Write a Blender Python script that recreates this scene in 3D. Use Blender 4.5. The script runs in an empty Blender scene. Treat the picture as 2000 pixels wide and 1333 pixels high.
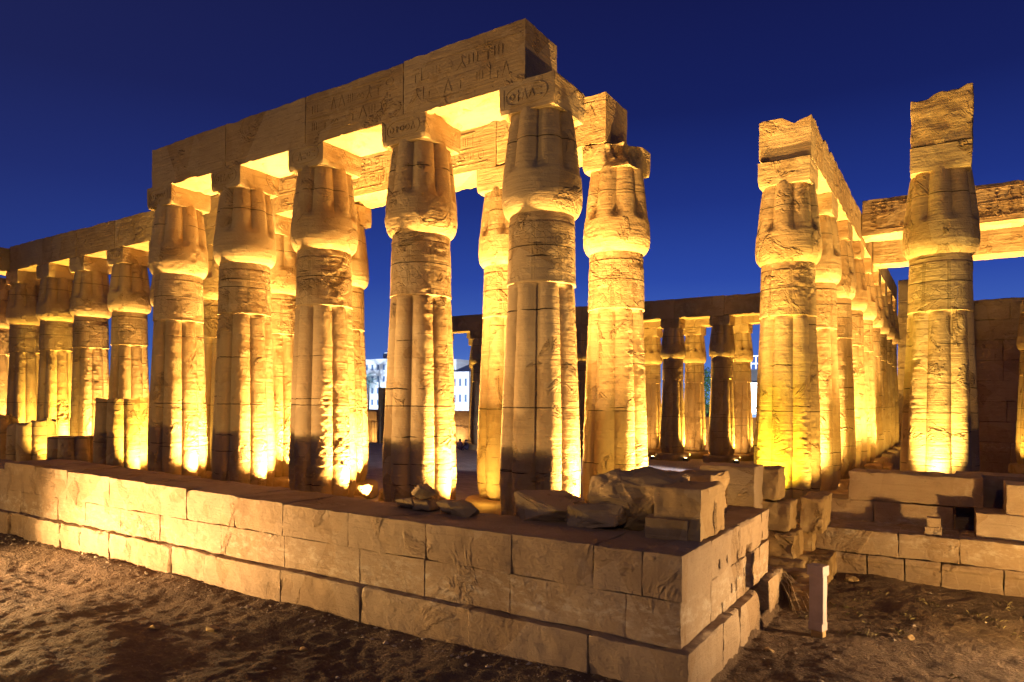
import bpy, bmesh, math, random
import numpy as np
from mathutils import Vector, Matrix
S = bpy.context.scene
C = S.collection
R = math.radians
PI = math.pi
# ------------------------------------------------------------------ camera
EYE = 3.6
cam = bpy.data.cameras.new('camera')
cam.sensor_width = 36; cam.lens = 1345.35/2000*36; cam.shift_y = 116.63/2000
cam.clip_start = .1; cam.clip_end = 3000
camo = bpy.data.objects.new('camera', cam); C.objects.link(camo)
_y, _r = R(32.794), R(.34)
fw = Vector((-math.sin(_y), math.cos(_y), 0)); rt = Vector((math.cos(_y), math.sin(_y), 0)); up = Vector((0, 0, 1))
rt2 = rt*math.cos(_r)+up*math.sin(_r); up2 = up*math.cos(_r)-rt*math.sin(_r)
m = Matrix.Identity(4)
for i in range(3):
    m[i][0] = rt2[i]; m[i][1] = up2[i]; m[i][2] = -fw[i]
m.translation = (0, 0, EYE)
camo.matrix_world = m
S.camera = camo
# ------------------------------------------------------------------ dusk sky
W = bpy.data.worlds.new('World'); S.world = W; W.use_nodes = True
nt = W.node_tree; N = nt.nodes; L = nt.links; N.clear()
wo = N.new('ShaderNodeOutputWorld'); bg = N.new('ShaderNodeBackground'); L.new(bg.outputs[0], wo.inputs[0])
tc = N.new('ShaderNodeTexCoord'); sp = N.new('ShaderNodeSeparateXYZ'); L.new(tc.outputs['Generated'], sp.inputs[0])
cr = N.new('ShaderNodeValToRGB'); e = cr.color_ramp.elements
stops = [(0.0, (.16, .33, .88)), (.07, (.072, .165, .60)), (.17, (.027, .072, .41)), (.27, (.0150, .036, .245)), (.38, (.0085, .0165, .125)), (.55, (.0058, .0082, .068)), (1.0, (.006, .007, .045))]
e[0].position = stops[0][0]; e[0].color = (*stops[0][1], 1); e[1].position = 1; e[1].color = (*stops[-1][1], 1)
for p_, c_ in stops[1:-1]:
    q = e.new(p_); q.color = (*c_, 1)
L.new(sp.outputs['Z'], cr.inputs[0])
# the afterglow sits beyond the court, so the left of the sky is darker
dt = N.new('ShaderNodeVectorMath'); dt.operation = 'DOT_PRODUCT'; L.new(tc.outputs['Generated'], dt.inputs[0])
dt.inputs[1].default_value = (math.sin(R(-8)), math.cos(R(-8)), 0)
mr = N.new('ShaderNodeMapRange'); mr.inputs[1].default_value = .35; mr.inputs[2].default_value = .95; mr.inputs[3].default_value = .40; mr.inputs[4].default_value = 1.0
L.new(dt.outputs['Value'], mr.inputs[0])
mx = N.new('ShaderNodeMix'); mx.data_type = 'RGBA'; mx.inputs[6].default_value = (.018, .021, .085, 1)
L.new(mr.outputs[0], mx.inputs[0]); L.new(cr.outputs[0], mx.inputs[7]); L.new(mx.outputs[2], bg.inputs[0])
bg.inputs[1].default_value = 1.05
S.view_settings.view_transform = 'Standard'; S.view_settings.look = 'None'
S.view_settings.exposure = -.22; S.view_settings.gamma = 1
# ------------------------------------------------------------------ lamps of the place, and one added front fill
WARM = (1, .585, .185); GOLD = (1, .61, .12); AMBER = (1, .57, .20)
def spot(name, loc, aim, power, size=70, blend=.6, color=WARM, rad=.12):
    l = bpy.data.lights.new(name, 'SPOT'); l.energy = power; l.spot_size = R(size); l.spot_blend = blend; l.color = color; l.shadow_soft_size = rad
    o = bpy.data.objects.new(name, l); C.objects.link(o); o.location = loc
    o.rotation_euler = (Vector(aim)-Vector(loc)).to_track_quat('-Z', 'Y').to_euler()
    return o
XA, BAY, YA, YB = -7.558, 3.4, 12.886, 16.773
XC, YC, BC = -3.982, 20.45, 3.896
XD, YD = -.366, 21.356
XF, YF, YG, BF = -18.751, 52.47, 57.5, 3.845
def fl(y): return .26-(max(y, 14)-16.8)*.0353
UP = 31000
for i in range(5):
    x = XA-BAY*i
    spot('uplight', (x+1.38, YA+.10, fl(YA)+.06), (x+1.0, YA+.05, 9), UP*(.9 if i else .75), 94, .9, WARM)
for x, p_ in ((XA-BAY*5, .35), (XA-BAY*7, .12)):
    spot('uplight', (x+1.5, YA+.3, .5), (x+.9, YA, 4), UP*p_, 74, .75, GOLD)
for i in range(12):
    x = XA-BAY*i
    spot('uplight', (x+1.38, YB-.05, fl(YB)+.06), (x+1.0, YB-.05, 9), UP*(.85 if i != 10 else .5), 94, .9, WARM if i not in (9, 10) else GOLD)
# lamps in the aisle that wash the fronts of the second row
for x in (-5.0, -10.6, -17.6, -25.0, -33.0):
    spot('aisle_lamp', (x, YA+1.5, .5), (x-1.2, YB, 5.2), 1050, 120, .8, GOLD)
for i in range(9):
    y = YC+BC*i
    if i == 0:
        spot('uplight', (XC-.25, y-1.75, .75), (XC-.05, y-.3, 4.2), 3600, 84, .8, (1, .70, .045))
        spot('uplight', (XC+1.3, y-.9, .75), (XC+.35, y-.1, 8.0), 1500, 80, .8, GOLD)
    else:
        spot('uplight', (XC+.1, y-1.42, fl(y)+.2), (XC+.05, y-1.1, 9), UP*.75, 78, 1.0, WARM)
    if i < 8:
        spot('aisle_lamp', (XC+2.3, y+1.6, fl(y)+.3), (XC+.2, y+2.4, 6.5), 1700, 110, .8, GOLD)
spot('uplight', (XD-.1, YD-1.62, .75), (XD-.02, YD-.5, 6.5), 9000, 66, .8, (1, .68, .2))
spot('uplight', (XD+.1, YD+2.4, .4), (XD+.1, YD+2.7, 9), UP*.7, 90, .7, WARM)
for x in (-1.9, 1.7, 4.9):
    spot('hall_lamp', (x, 30.2, .2), (x, 32.5, 9.5), 16000, 85, .8, WARM)
    spot('hall_lamp', (x, 35.0, .2), (x, 36.8, 9.5), 14000, 85, .8, WARM)
for k in range(-6, 4):
    x = XF+BF*k
    spot('uplight', (x+1.55, YF+.1, -.75), (x+1.2, YF+.1, 9), UP*.6, 74, .75, GOLD)
    spot('uplight', (x+1.55, YG+.1, -.9), (x+1.2, YG+.1, 9), UP*.52, 74, .75, GOLD)
    spot('aisle_lamp', (x+.3, YF+1.6, -.8), (x, YG, 4.5), 1300, 120, .8, AMBER)
# warm floodlamp low on the dirt outside the frame, raking ground and wall
spot('wall_floodlight', (-17.3, 1.2, .42), (-13.9, 8, .85), 13500, 58, 1.0, (1, .585, .27), .10)
spot('wall_floodlight', (-17.3, 1.2, .5), (-13.0, 9, 2.5), 2200, 160, .6, (1, .62, .20), .10)
spot('wall_floodlight', (-12.5, .6, .5), (-10.5, 12.5, 7.0), 1900, 110, .9, (1, .63, .17), .2)
spot('wall_floodlight', (-20.5, 4.3, .45), (-8.0, 5.6, .1), 14000, 130, .9, (1, .60, .24), .06)
spot('wall_floodlight', (-31, 1.0, 2.6), (-30.5, 13, 2.0), 1800, 140, .8, (1, .60, .24), .1)
spot('front_fill', (3.0, -7, 11.0), (-5.5, 9, 1.0), 2100, 80, .9, (1, .68, .42), .3)  # added fill from behind the camera, lifts wall top and boulders
# lamp on the dirt to the right
spot('wall_floodlight', (3.3, 12.7, .5), (-1.0, 14.2, 3.0), 2700, 150, .9, (1, .60, .20), .12)
spot('wall_floodlight', (3.7, 12.5, .6), (-2.7, 10.4, 1.3), 4200, 66, 1.0, (1, .66, .34), .10)
spot('uplight', (-4.75, 12.55, .5), (-3.8, 13.6, 1.7), 150, 120, .8, GOLD)
# cool white flood shining across the court from behind the right row
spot('court_flood', (-6.2, 38.1, 3.6), (-24, 38.3, -.8), 26000, 62, .5, (.82, .80, 1), .25)
spot('city_flood', (-122, 112, 3.), (-139, 142, 8), 110000, 110, .7, (.66, .80, 1), .4)
spot('city_flood', (-97, 113, 3.), (-104, 140, 7), 85000, 110, .7, (.75, .84, 1), .4)
spot('city_flood', (-27, 118, 2.), (-34, 140, 6), 110000, 110, .7, (.80, .88, 1), .4)
spot('city_flood', (-22, 80, 3.), (-27.4, 90, 6), 9000, 90, .7, (.75, 1, .85), .4)
# ------------------------------------------------------------------ numpy noise
def _h(ix, iy, iz, s):
    n = (ix.astype(np.int64)*374761393+iy.astype(np.int64)*668265263+iz.astype(np.int64)*1274126177+s*974711) & 0xffffffff
    n = ((n ^ (n >> 13))*1274126177) & 0xffffffff
    n = ((n ^ (n >> 16))*2246822519) & 0xffffffff
    return ((n ^ (n >> 15)) & 0xffff)/32767.5-1
def vn(p, s=0):
    i = np.floor(p); f = p-i; u = f*f*f*(f*(f*6-15)+10); i = i.astype(np.int64); r = 0
    for a in (0, 1):
        wx = u[:, 0] if a else 1-u[:, 0]
        for b in (0, 1):
            wy = u[:, 1] if b else 1-u[:, 1]
            for c in (0, 1):
                wz = u[:, 2] if c else 1-u[:, 2]
                r = r+wx*wy*wz*_h(i[:, 0]+a, i[:, 1]+b, i[:, 2]+c, s)
    return r
def fbm(p, sc, s=0, o=4, g=.5):
    r = 0; a = 1.; p = np.asarray(p, float)*sc
    for k in range(o):
        r = r+a*vn(p+17.3*k, s+k*7); a *= g; p = p*2.03
    return r
def sstep(a, b, x):
    t = np.clip((x-a)/(b-a), 0, 1); return t*t*(3-2*t)
# ------------------------------------------------------------------ helpers
def tag(o, label=None, cat=None, group=None, kind=None):
    if label: o['label'] = label
    if cat: o['category'] = cat
    if group: o['group'] = group
    if kind: o['kind'] = kind
    return o
def empty(name, loc, rz=0):
    o = bpy.data.objects.new(name, None); C.objects.link(o); o.location = loc; o.rotation_euler = (0, 0, rz); o.empty_display_size = .3
    return o
def link(name, me, parent=None, loc=(0, 0, 0)):
    o = bpy.data.objects.new(name, me); C.objects.link(o); o.location = loc
    if parent: o.parent = parent
    return o
class MB:
    def __init__(s): s.v = []; s.f = []; s.n = 0
    def add(s, v, f):
        v = np.asarray(v, float); s.v.append(v); s.f += [tuple(int(i)+s.n for i in q) for q in f]; s.n += len(v)
    def mesh(s, name, mat, smooth=True):
        me = bpy.data.meshes.new(name); v = np.concatenate(s.v)
        me.from_pydata(v.tolist(), [], s.f); me.update()
        if smooth: me.polygons.foreach_set('use_smooth', [True]*len(me.polygons)); me.set_sharp_from_angle(angle=R(19))
        me.materials.append(mat); return me
    def obj(s, name, mat, parent=None, loc=(0, 0, 0), smooth=True):
        return link(name, s.mesh(name, mat, smooth), parent, loc)
def boxpts(x0, x1, y0, y1, z0, z1, res, r):
    ts = []
    for a, b in ((x0, x1), (y0, y1), (z0, z1)):
        n = min(60, max(1, int(math.ceil((b-a-2*r)/res)))); ts.append(np.concatenate([[a], np.linspace(a+r, b-r, n+1), [b]]))
    n = [len(t)-1 for t in ts]
    idx = {}; P = []; F = []
    def vid(i, j, k):
        q = (i, j, k)
        if q not in idx: idx[q] = len(P); P.append((ts[0][i], ts[1][j], ts[2][k]))
        return idx[q]
    for ax in range(3):
        a, b = (ax+1) % 3, (ax+2) % 3
        for side in (0, n[ax]):
            for i in range(n[a]):
                for j in range(n[b]):
                    c = []
                    for di, dj in ((0, 0), (1, 0), (1, 1), (0, 1)):
                        q = [0, 0, 0]; q[ax] = side; q[a] = i+di; q[b] = j+dj; c.append(vid(*q))
                    F.append(c if side else c[::-1])
    return np.array(P), F
def block(mb, x0, x1, y0, y1, z0, z1, res=.12, r=.03, rough=.012, chip=.05, seed=0, warp=None, sc=1.):
    """a weathered stone block: rounded edges, chipped arrises, uneven faces"""
    p, F = boxpts(x0, x1, y0, y1, z0, z1, res, min(max(r, .004), .3*min(x1-x0, y1-y0, z1-z0)))
    lo = np.array([x0, y0, z0]); hi = np.array([x1, y1, z1])
    cl = fbm(p, 1.7/sc, seed+3, 3)
    rr = r+chip*np.clip(cl-.15, 0, 1)
    rr = np.minimum(rr, .45*(hi-lo).min())[:, None]
    q = np.clip(p, lo+rr, hi-rr); d = p-q; ln = np.linalg.norm(d, axis=1, keepdims=True)
    ctr = (lo+hi)/2; alt = (p-ctr)/((hi-lo)/2); alt = np.sign(alt)*(np.abs(alt) > 1-1e-6)
    nrm = np.where(ln > 1e-7, d/np.maximum(ln, 1e-9), alt/np.maximum(np.linalg.norm(alt, axis=1, keepdims=True), 1e-9))
    p = np.where(ln > 1e-7, q+nrm*np.minimum(rr, ln), p)
    dis = rough*(fbm(p, 2.6/sc, seed, 4)+.6*fbm(p*np.array([1, 1, 4]), 2.2/sc, seed+11, 2)+.9*np.clip(fbm(p, 5.5/sc, seed+31, 4)-.25, -1, .3))
    p = p+nrm*dis[:, None]
    if warp: p = warp(p)
    mb.add(p, F)
def bar(mb, a, b, w):
    a = np.array(a, float); b = np.array(b, float); d = (b-a)/np.linalg.norm(b-a)
    u = np.cross(d, [0, 0, 1.]);
    if np.linalg.norm(u) < 1e-3: u = np.array([1., 0, 0])
    u /= np.linalg.norm(u); v = np.cross(d, u); h = w/2
    P = [a-u*h-v*h, a+u*h-v*h, a+u*h+v*h, a-u*h+v*h, b-u*h-v*h, b+u*h-v*h, b+u*h+v*h, b-u*h+v*h]
    mb.add(P, [(0, 3, 2, 1), (4, 5, 6, 7), (0, 1, 5, 4), (1, 2, 6, 5), (2, 3, 7, 6), (3, 0, 4, 7)])
def cube(mb, x0, x1, y0, y1, z0, z1):
    P = [(x, y, z) for z in (z0, z1) for x, y in ((x0, y0), (x1, y0), (x1, y1), (x0, y1))]
    mb.add(P, [(0, 3, 2, 1), (4, 5, 6, 7), (0, 1, 5, 4), (1, 2, 6, 5), (2, 3, 7, 6), (3, 0, 4, 7)])
def tube(mb, pts, rad, n=8):
    pts = [Vector(p) for p in pts]; V = []; F = []
    for i, p in enumerate(pts):
        d = (pts[min(i+1, len(pts)-1)]-pts[max(i-1, 0)]).normalized()
        u = d.cross(Vector((0, 0, 1)));
        if u.length < 1e-3: u = Vector((1, 0, 0))
        u.normalize(); v = d.cross(u); rr = rad[i] if hasattr(rad, '__len__') else rad
        for k in range(n):
            a = 2*PI*k/n; V.append(tuple(p+u*(rr*math.cos(a))+v*(rr*math.sin(a))))
    for i in range(len(pts)-1):
        for k in range(n):
            F.append((i*n+k, i*n+(k+1) % n, (i+1)*n+(k+1) % n, (i+1)*n+k))
    F.append(tuple(range(n))[::-1]); F.append(tuple((len(pts)-1)*n+k for k in range(n)))
    mb.add(V, F)
# ------------------------------------------------------------------ materials
class NT:
    def __init__(s, name):
        s.m = bpy.data.materials.new(name); s.m.use_nodes = True; s.t = s.m.node_tree; s.n = s.t.nodes; s.l = s.t.links
        s.b = s.n['Principled BSDF']; s.b.inputs['Roughness'].default_value = .9; s.b.inputs['Specular IOR Level'].default_value = .2
    def new(s, k, **kw):
        n = s.n.new(k)
        for a, v in kw.items(): setattr(n, a, v)
        return n
    def math(s, op, a, b=None, c=None, clamp=False):
        n = s.new('ShaderNodeMath', operation=op, use_clamp=clamp)
        for i, v in enumerate((a, b, c)):
            if v is None: continue
            if isinstance(v, (int, float)): n.inputs[i].default_value = v
            else: s.l.new(v, n.inputs[i])
        return n.outputs[0]
    def noise(s, vec, scale, detail=4, rough=.55, dist=0):
        n = s.new('ShaderNodeTexNoise'); n.inputs['Scale'].default_value = scale; n.inputs['Detail'].default_value = detail; n.inputs['Roughness'].default_value = rough; n.inputs['Distortion'].default_value = dist
        s.l.new(vec, n.inputs['Vector']); return n.outputs['Fac']
    def vor(s, vec, scale, feat='F1', out='Distance', rnd=1):
        n = s.new('ShaderNodeTexVoronoi', feature=feat); n.inputs['Scale'].default_value = scale; n.inputs['Randomness'].default_value = rnd
        s.l.new(vec, n.inputs['Vector']); return n.outputs[out]
    def map(s, v, a, b, c=0, d=1, smooth=True):
        n = s.new('ShaderNodeMapRange', interpolation_type='SMOOTHSTEP' if smooth else 'LINEAR'); s.l.new(v, n.inputs[0])
        for i, k in enumerate((a, b, c, d)): n.inputs[i+1].default_value = k
        return n.outputs[0]
    def mix(s, f, a, b, mode='MIX'):
        n = s.new('ShaderNodeMix', data_type='RGBA', blend_type=mode)
        for i, v in ((0, f), (6, a), (7, b)):
            if isinstance(v, (int, float)): n.inputs[i].default_value = v
            elif isinstance(v, tuple): n.inputs[i].default_value = (*v, 1)
            else: s.l.new(v, n.inputs[i])
        return n.outputs[2]
    def scale(s, vec, k):
        n = s.new('ShaderNodeVectorMath', operation='MULTIPLY'); s.l.new(vec, n.inputs[0]); n.inputs[1].default_value = k; return n.outputs[0]
    def bump(s, h, strength=.5, dist=.03, nrm=None):
        n = s.new('ShaderNodeBump'); n.inputs['Strength'].default_value = strength; n.inputs['Distance'].default_value = dist; s.l.new(h, n.inputs['Height'])
        if nrm: s.l.new(nrm, n.inputs['Normal'])
        return n.outputs[0]
def objvec(t):
    tc = t.new('ShaderNodeTexCoord'); oi = t.new('ShaderNodeObjectInfo')
    k = t.math('MULTIPLY', oi.outputs['Random'], 61.0)
    cx = t.new('ShaderNodeCombineXYZ'); t.l.new(k, cx.inputs[0]); t.l.new(k, cx.inputs[1])
    kz = t.math('MULTIPLY', oi.outputs['Random'], 9.0); t.l.new(kz, cx.inputs[2])
    a = t.new('ShaderNodeVectorMath', operation='ADD'); t.l.new(tc.outputs['Object'], a.inputs[0]); t.l.new(cx.outputs[0], a.inputs[1])
    return a.outputs[0], tc.outputs['Object'], oi.outputs['Random']
def stone(name, joints=False, tint=(1, 1, 1), scar=.6, ring=None, fine=1., wall=False):
    t = NT(name); v, ov, rnd = objvec(t)
    tint = tuple(q*.80 for q in tint); c1, c2, c3, c4 = [tuple(a*b for a, b in zip(c, tint)) for c in ((.47, .33, .150), (.34, .225, .098), (.57, .435, .225), (.19, .122, .062))]
    big = t.noise(v, .9, 5, .6, .6); med = t.noise(v, 3.2, 5, .6)
    col = t.mix(t.map(big, .35, .68), c1, c2); col = t.mix(t.map(med, .55, .75, 0, .75), col, c3)
    st = t.noise(t.scale(v, (.55, .55, 7.0)), 1.6, 5, .6, .35)           # bedding of the sandstone
    col = t.mix(t.map(st, .52, .72, 0, .55), col, c2)
    cell = t.vor(t.scale(v, (.7, .7, .55)), 1.0, 'F1', 'Color')             # repaired areas: flat pale mortar with irregular outlines
    sx = t.new('ShaderNodeSeparateColor'); t.l.new(cell, sx.inputs[0])
    rep = t.map(t.math('ADD', sx.outputs[0], t.math('MULTIPLY', t.math('SUBTRACT', t.noise(v, 2.2, 3), .5), .35)), .66, .68)
    col = t.mix(t.math('MULTIPLY', rep, .5), col, tuple(a*b for a, b in zip((.50, .375, .195), tint)))
    stain = t.map(t.noise(t.scale(v, (1.4, 1.4, .35)), 1.3, 6, .65, .4), .58, .74)
    col = t.mix(t.math('MULTIPLY', stain, .55), col, c4)
    col = t.mix(t.map(sx.outputs[1], .2, .9, 0, .35), col, c2)
    finen = t.noise(v, 22*fine, 6, .7); grain = t.noise(v, 95, 3, .6)
    pit = t.map(t.vor(v, 13*fine), .0, .22, 0, 1)
    pm = t.map(t.noise(v, 1.9, 3), .50, .62)
    scm = t.map(t.noise(v, 1.15, 4, .6, .8), .56, .64)                       # spalled areas
    scm = t.math('MULTIPLY', scm, t.math('SUBTRACT', 1, rep))
    sc = t.math('ADD', t.noise(t.scale(v, (1, 1, 2.4)), 11, 7, .72, .7), t.math('MULTIPLY', t.vor(t.scale(v, (1, 1, 2.6)), 14), .55))
    col = t.mix(t.math('MULTIPLY', scm, t.map(sc, .35, .75, .0, .75)), col, c2)
    h = t.math('ADD', t.math('MULTIPLY', finen, .22), t.math('MULTIPLY', grain, .06))
    h = t.math('ADD', h, t.math('MULTIPLY', st, .45))
    h = t.math('ADD', h, t.math('MULTIPLY', t.math('MULTIPLY', pit, pm), .16))
    h = t.math('ADD', h, t.math('MULTIPLY', t.math('MULTIPLY', sc, scm), 1.5*scar))
    h = t.math('ADD', h, t.math('MULTIPLY', rep, .10))
    if wall:
        szw = t.new('ShaderNodeSeparateXYZ'); t.l.new(ov, szw.inputs[0])
        zw = t.math('ADD', szw.outputs[2], t.math('MULTIPLY', t.math('SUBTRACT', t.noise(v, 1.1, 5, .65), .5), .9))
        salt = t.math('MULTIPLY', t.math('MULTIPLY', t.map(zw, .55, .75), t.map(zw, .95, 1.25, 1, 0)), t.map(t.noise(t.scale(v, (1, 1, 2)), 4.5, 6, .7), .45, .68))
        col = t.mix(t.math('MULTIPLY', salt, .6), col, (.52, .44, .33))
        damp = t.map(zw, .05, .55, 1, 0); col = t.mix(t.math('MULTIPLY', damp, .35), col, c4)
        rel = t.math('MULTIPLY', t.map(t.vor(t.scale(v, (1, 1, .8)), 3.1, 'DISTANCE_TO_EDGE'), .015, .05, 1, 0), t.map(t.noise(v, .8, 3), .46, .6))
        h = t.math('ADD', h, t.math('MULTIPLY', rel, .035)); h = t.math('ADD', h, t.math('MULTIPLY', t.noise(v, 5.5, 7, .7), .35))
        col = t.mix(t.math('MULTIPLY', rel, .18), col, c3)
    sz0 = t.new('ShaderNodeSeparateXYZ'); t.l.new(ov, sz0.inputs[0])
    if ring:
        wv = t.math('MULTIPLY', t.math('SUBTRACT', t.noise(v, 2.6, 4), .5), .03)
        for zr, br in ring:
            d = t.math('ABSOLUTE', t.math('ADD', t.math('SUBTRACT', sz0.outputs[2], zr), wv))
            k = t.math('MULTIPLY', t.map(d, .006, .013, 1, 0), t.map(t.noise(v, 1.5, 2), br, br+.08))
            h = t.math('SUBTRACT', h, t.math('MULTIPLY', k, .5)); col = t.mix(t.math('MULTIPLY', k, .85), col, tuple(a*.2 for a in c4))
    if joints:
        sz = t.new('ShaderNodeSeparateXYZ'); t.l.new(ov, sz.inputs[0])
        wob = t.math('MULTIPLY', t.math('SUBTRACT', t.noise(v, 2.2, 4), .5), .10)
        zz = t.math('ADD', t.math('ADD', sz.outputs[2], wob), t.math('MULTIPLY', rnd, 1.1))
        fr = t.math('FRACT', t.math('DIVIDE', zz, 1.12)); dj = t.math('ABSOLUTE', t.math('SUBTRACT', fr, .5))
        wid = t.map(t.noise(v, 1.3, 3), .46, .64, -.006, .0065)
        j = t.map(t.math('SUBTRACT', dj, wid), 0, .006)
        h = t.math('ADD', h, t.math('MULTIPLY', j, .55)); col = t.mix(j, tuple(a*.16 for a in c4), col)
        # incised vertical register lines on the upper drums
        an = t.math('ARCTAN2', sz.outputs[1], sz.outputs[0])
        ff = t.math('FRACT', t.math('ADD', t.math('MULTIPLY', an, 8/PI/2), .13)); d2 = t.math('ABSOLUTE', t.math('SUBTRACT', ff, .5))
        ln = t.math('MULTIPLY', t.map(d2, .010, .018), t.map(t.math('ABSOLUTE', t.math('SUBTRACT', d2, .05)), .006, .014))
        on = t.math('MULTIPLY', t.map(sz.outputs[2], 5.70, 5.74), t.map(sz.outputs[2], 6.95, 7.0, 1, 0))
        h = t.math('ADD', h, t.math('MULTIPLY', t.math('MULTIPLY', ln, on), .32))
        gl = t.math('MULTIPLY', t.map(t.vor(t.scale(v, (1, 1, 1.15)), 6.5, 'DISTANCE_TO_EDGE'), .03, .07), t.map(t.noise(v, 1.4, 2), .45, .55))
        h = t.math('ADD', h, t.math('MULTIPLY', t.math('MULTIPLY', gl, on), .28))
        bands = t.math('ADD', t.math('ADD', t.map(t.math('ABSOLUTE', t.math('SUBTRACT', sz.outputs[2], 6.62)), .0, .014), t.map(t.math('ABSOLUTE', t.math('SUBTRACT', sz.outputs[2], 6.74)), .0, .010)), t.map(t.math('ABSOLUTE', t.math('SUBTRACT', sz.outputs[2], 6.88)), .0, .010))
        h = t.math('ADD', h, t.math('MULTIPLY', bands, .10))
    t.l.new(col, t.b.inputs['Base Color'])
    t.l.new(t.bump(h, 1.0, .065), t.b.inputs['Normal'])
    return t.m
M_col = stone('sandstone_column', True, ring=[(6.47, .2), (3.1, .38), (1.75, .45)])
M_cap = stone('sandstone_capital', False, scar=.5, ring=[(8.72, .36)])
M_beam = stone('sandstone_beam', False, scar=.35, tint=(1.0, .97, .93))
M_wall = stone('sandstone_masonry', False, (.93, .94, 1.22), .34, wall=True)
M_rock = stone('broken_sandstone', False, (1.02, .98, .98), .7)
def simple(name, col, rough=.7, spec=.2, bumpscale=0, bs=.2, var=.25, metal=0):
    t = NT(name); v, ov, rnd = objvec(t)
    n = t.noise(v, 3.5, 5, .6); c = t.mix(t.map(n, .3, .7), tuple(a*(1-var) for a in col), tuple(min(1, a*(1+var*.5)) for a in col))
    t.l.new(c, t.b.inputs['Base Color']); t.b.inputs['Roughness'].default_value = rough; t.b.inputs['Specular IOR Level'].default_value = spec; t.b.inputs['Metallic'].default_value = metal
    if bumpscale: t.l.new(t.bump(t.noise(v, bumpscale, 4), bs, .02), t.b.inputs['Normal'])
    return t.m
def glow(name, col, st):
    t = NT(name); t.b.inputs['Base Color'].default_value = (*col, 1); t.b.inputs['Emission Color'].default_value = (*col, 1); t.b.inputs['Emission Strength'].default_value = st
    return t.m
def dirt():
    t = NT('packed_dirt'); tc = t.new('ShaderNodeTexCoord'); v = tc.outputs['Object']
    a = t.noise(v, .55, 5, .6); b = t.noise(v, 11, 8, .7); c = t.noise(v, 55, 4, .65)
    col = t.mix(t.map(a, .35, .65), (.150, .099, .062), (.090, .058, .038)); col = t.mix(t.map(b, .5, .72, 0, .7), col, (.22, .15, .092))
    gr = t.map(t.vor(v, 17), .0, .12, 1, 0); gm = t.map(t.noise(v, 2.3, 3), .5, .64)
    col = t.mix(t.math('MULTIPLY', gr, gm), col, (.22, .16, .105))
    h = t.math('ADD', t.math('MULTIPLY', b, .8), t.math('MULTIPLY', c, .28)); h = t.math('ADD', h, t.math('MULTIPLY', t.math('MULTIPLY', gr, gm), .35))
    h = t.math('ADD', h, t.math('MULTIPLY', t.vor(v, 23), .35)); h = t.math('ADD', h, t.math('MULTIPLY', t.noise(v, 2.4, 6, .7, 1.), 1.1)); h = t.math('ADD', h, t.math('MULTIPLY', t.noise(v, 120, 3, .6), .12))
    t.l.new(col, t.b.inputs['Base Color']); t.l.new(t.bump(h, 1.0, .05), t.b.inputs['Normal']); t.b.inputs['Roughness'].default_value = .95
    return t.m
def paving():
    t = NT('court_paving'); tc = t.new('ShaderNodeTexCoord'); v = tc.outputs['Object']
    br = t.new('ShaderNodeTexBrick'); t.l.new(v, br.inputs['Vector']); br.inputs['Scale'].default_value = .8; br.inputs['Mortar Size'].default_value = .012; br.inputs['Color1'].default_value = (.40, .33, .26, 1); br.inputs['Color2'].default_value = (.30, .24, .19, 1); br.inputs['Mortar'].default_value = (.12, .09, .07, 1)
    n = t.noise(v, 1.2, 5, .6); col = t.mix(t.map(n, .4, .7, 0, .6), br.outputs['Color'], (.22, .17, .13))
    t.l.new(col, t.b.inputs['Base Color']); t.l.new(t.bump(t.noise(v, 14, 5), .4, .02), t.b.inputs['Normal']); t.b.inputs['Roughness'].default_value = .75
    return t.m
M_dirt = dirt(); M_pave = paving()
# ------------------------------------------------------------------ ground and court floor
def grid(name, xs, ys, zf, mat, keep=None):
    X, Y = np.meshgrid(xs, ys); p = np.stack([X.ravel(), Y.ravel(), np.zeros(X.size)], 1); p[:, 2] = zf(p)
    nx, ny = len(xs), len(ys); i = np.arange(nx-1); j = np.arange(ny-1); I, J = np.meshgrid(i, j); a = (J*nx+I).ravel()
    F = np.stack([a, a+1, a+1+nx, a+nx], 1)
    if keep is not None:
        c = p[F].mean(1); F = F[keep(c)]
    me = bpy.data.meshes.new(name); me.from_pydata(p.tolist(), [], F.tolist()); me.update(); me.polygons.foreach_set('use_smooth', [True]*len(me.polygons)); me.materials.append(mat)
    return link(name, me)
def gz(p):
    q = p.copy(); q[:, 2] = 0
    near = (1-sstep(16.3, 18.5, p[:, 1]))
    z = .032*fbm(q, .55, 5, 3)+.012*fbm(q, 1.6, 9, 3)+.012*np.abs(fbm(q, 5.4, 21, 3))+.011*fbm(q, 9, 33, 2)+.010*np.clip(fbm(q, 3.1, 55, 2)-.35, 0, 1)
    mound = sstep(.25, .9, fbm(q*np.array([.8, 1.5, 1]), .6, 77, 2))
    z = z+.05*mound-.02
    bank = sstep(6.6, 7.9, p[:, 1])*(p[:, 0] < -2.6)
    z = z+.11*bank
    far = sstep(17, 22, p[:, 1])
    z = z*near-far*1.9
    return z
xs = np.concatenate([[-900, -400, -200, -120, -80, -60, -45, -36, -30], np.arange(-26, 5, .055), [5.5, 7, 10, 15, 25, 45, 80, 150, 300, 900]])
ys = np.concatenate([[-60, -30, -15, -8, -4, -2, 0, 1], np.arange(1.6, 17, .055), [17.5, 18, 19, 20, 22, 26, 34, 50, 70, 100, 150, 250, 450, 1500]])
tag(grid('ground', xs, ys, gz, M_dirt), kind='structure')
def cz(p): return .26-(np.maximum(p[:, 1], 14)-16.8)*.0353+.008*fbm(p*np.array([1, 1, 0]), .8, 3, 2)
tag(grid('court_floor', np.arange(-70, 12, .7), np.arange(9.45, 64, .7), cz, M_pave, lambda c: (c[:, 0] < -3.9) | (c[:, 1] > 18.6)), kind='structure')
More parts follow.
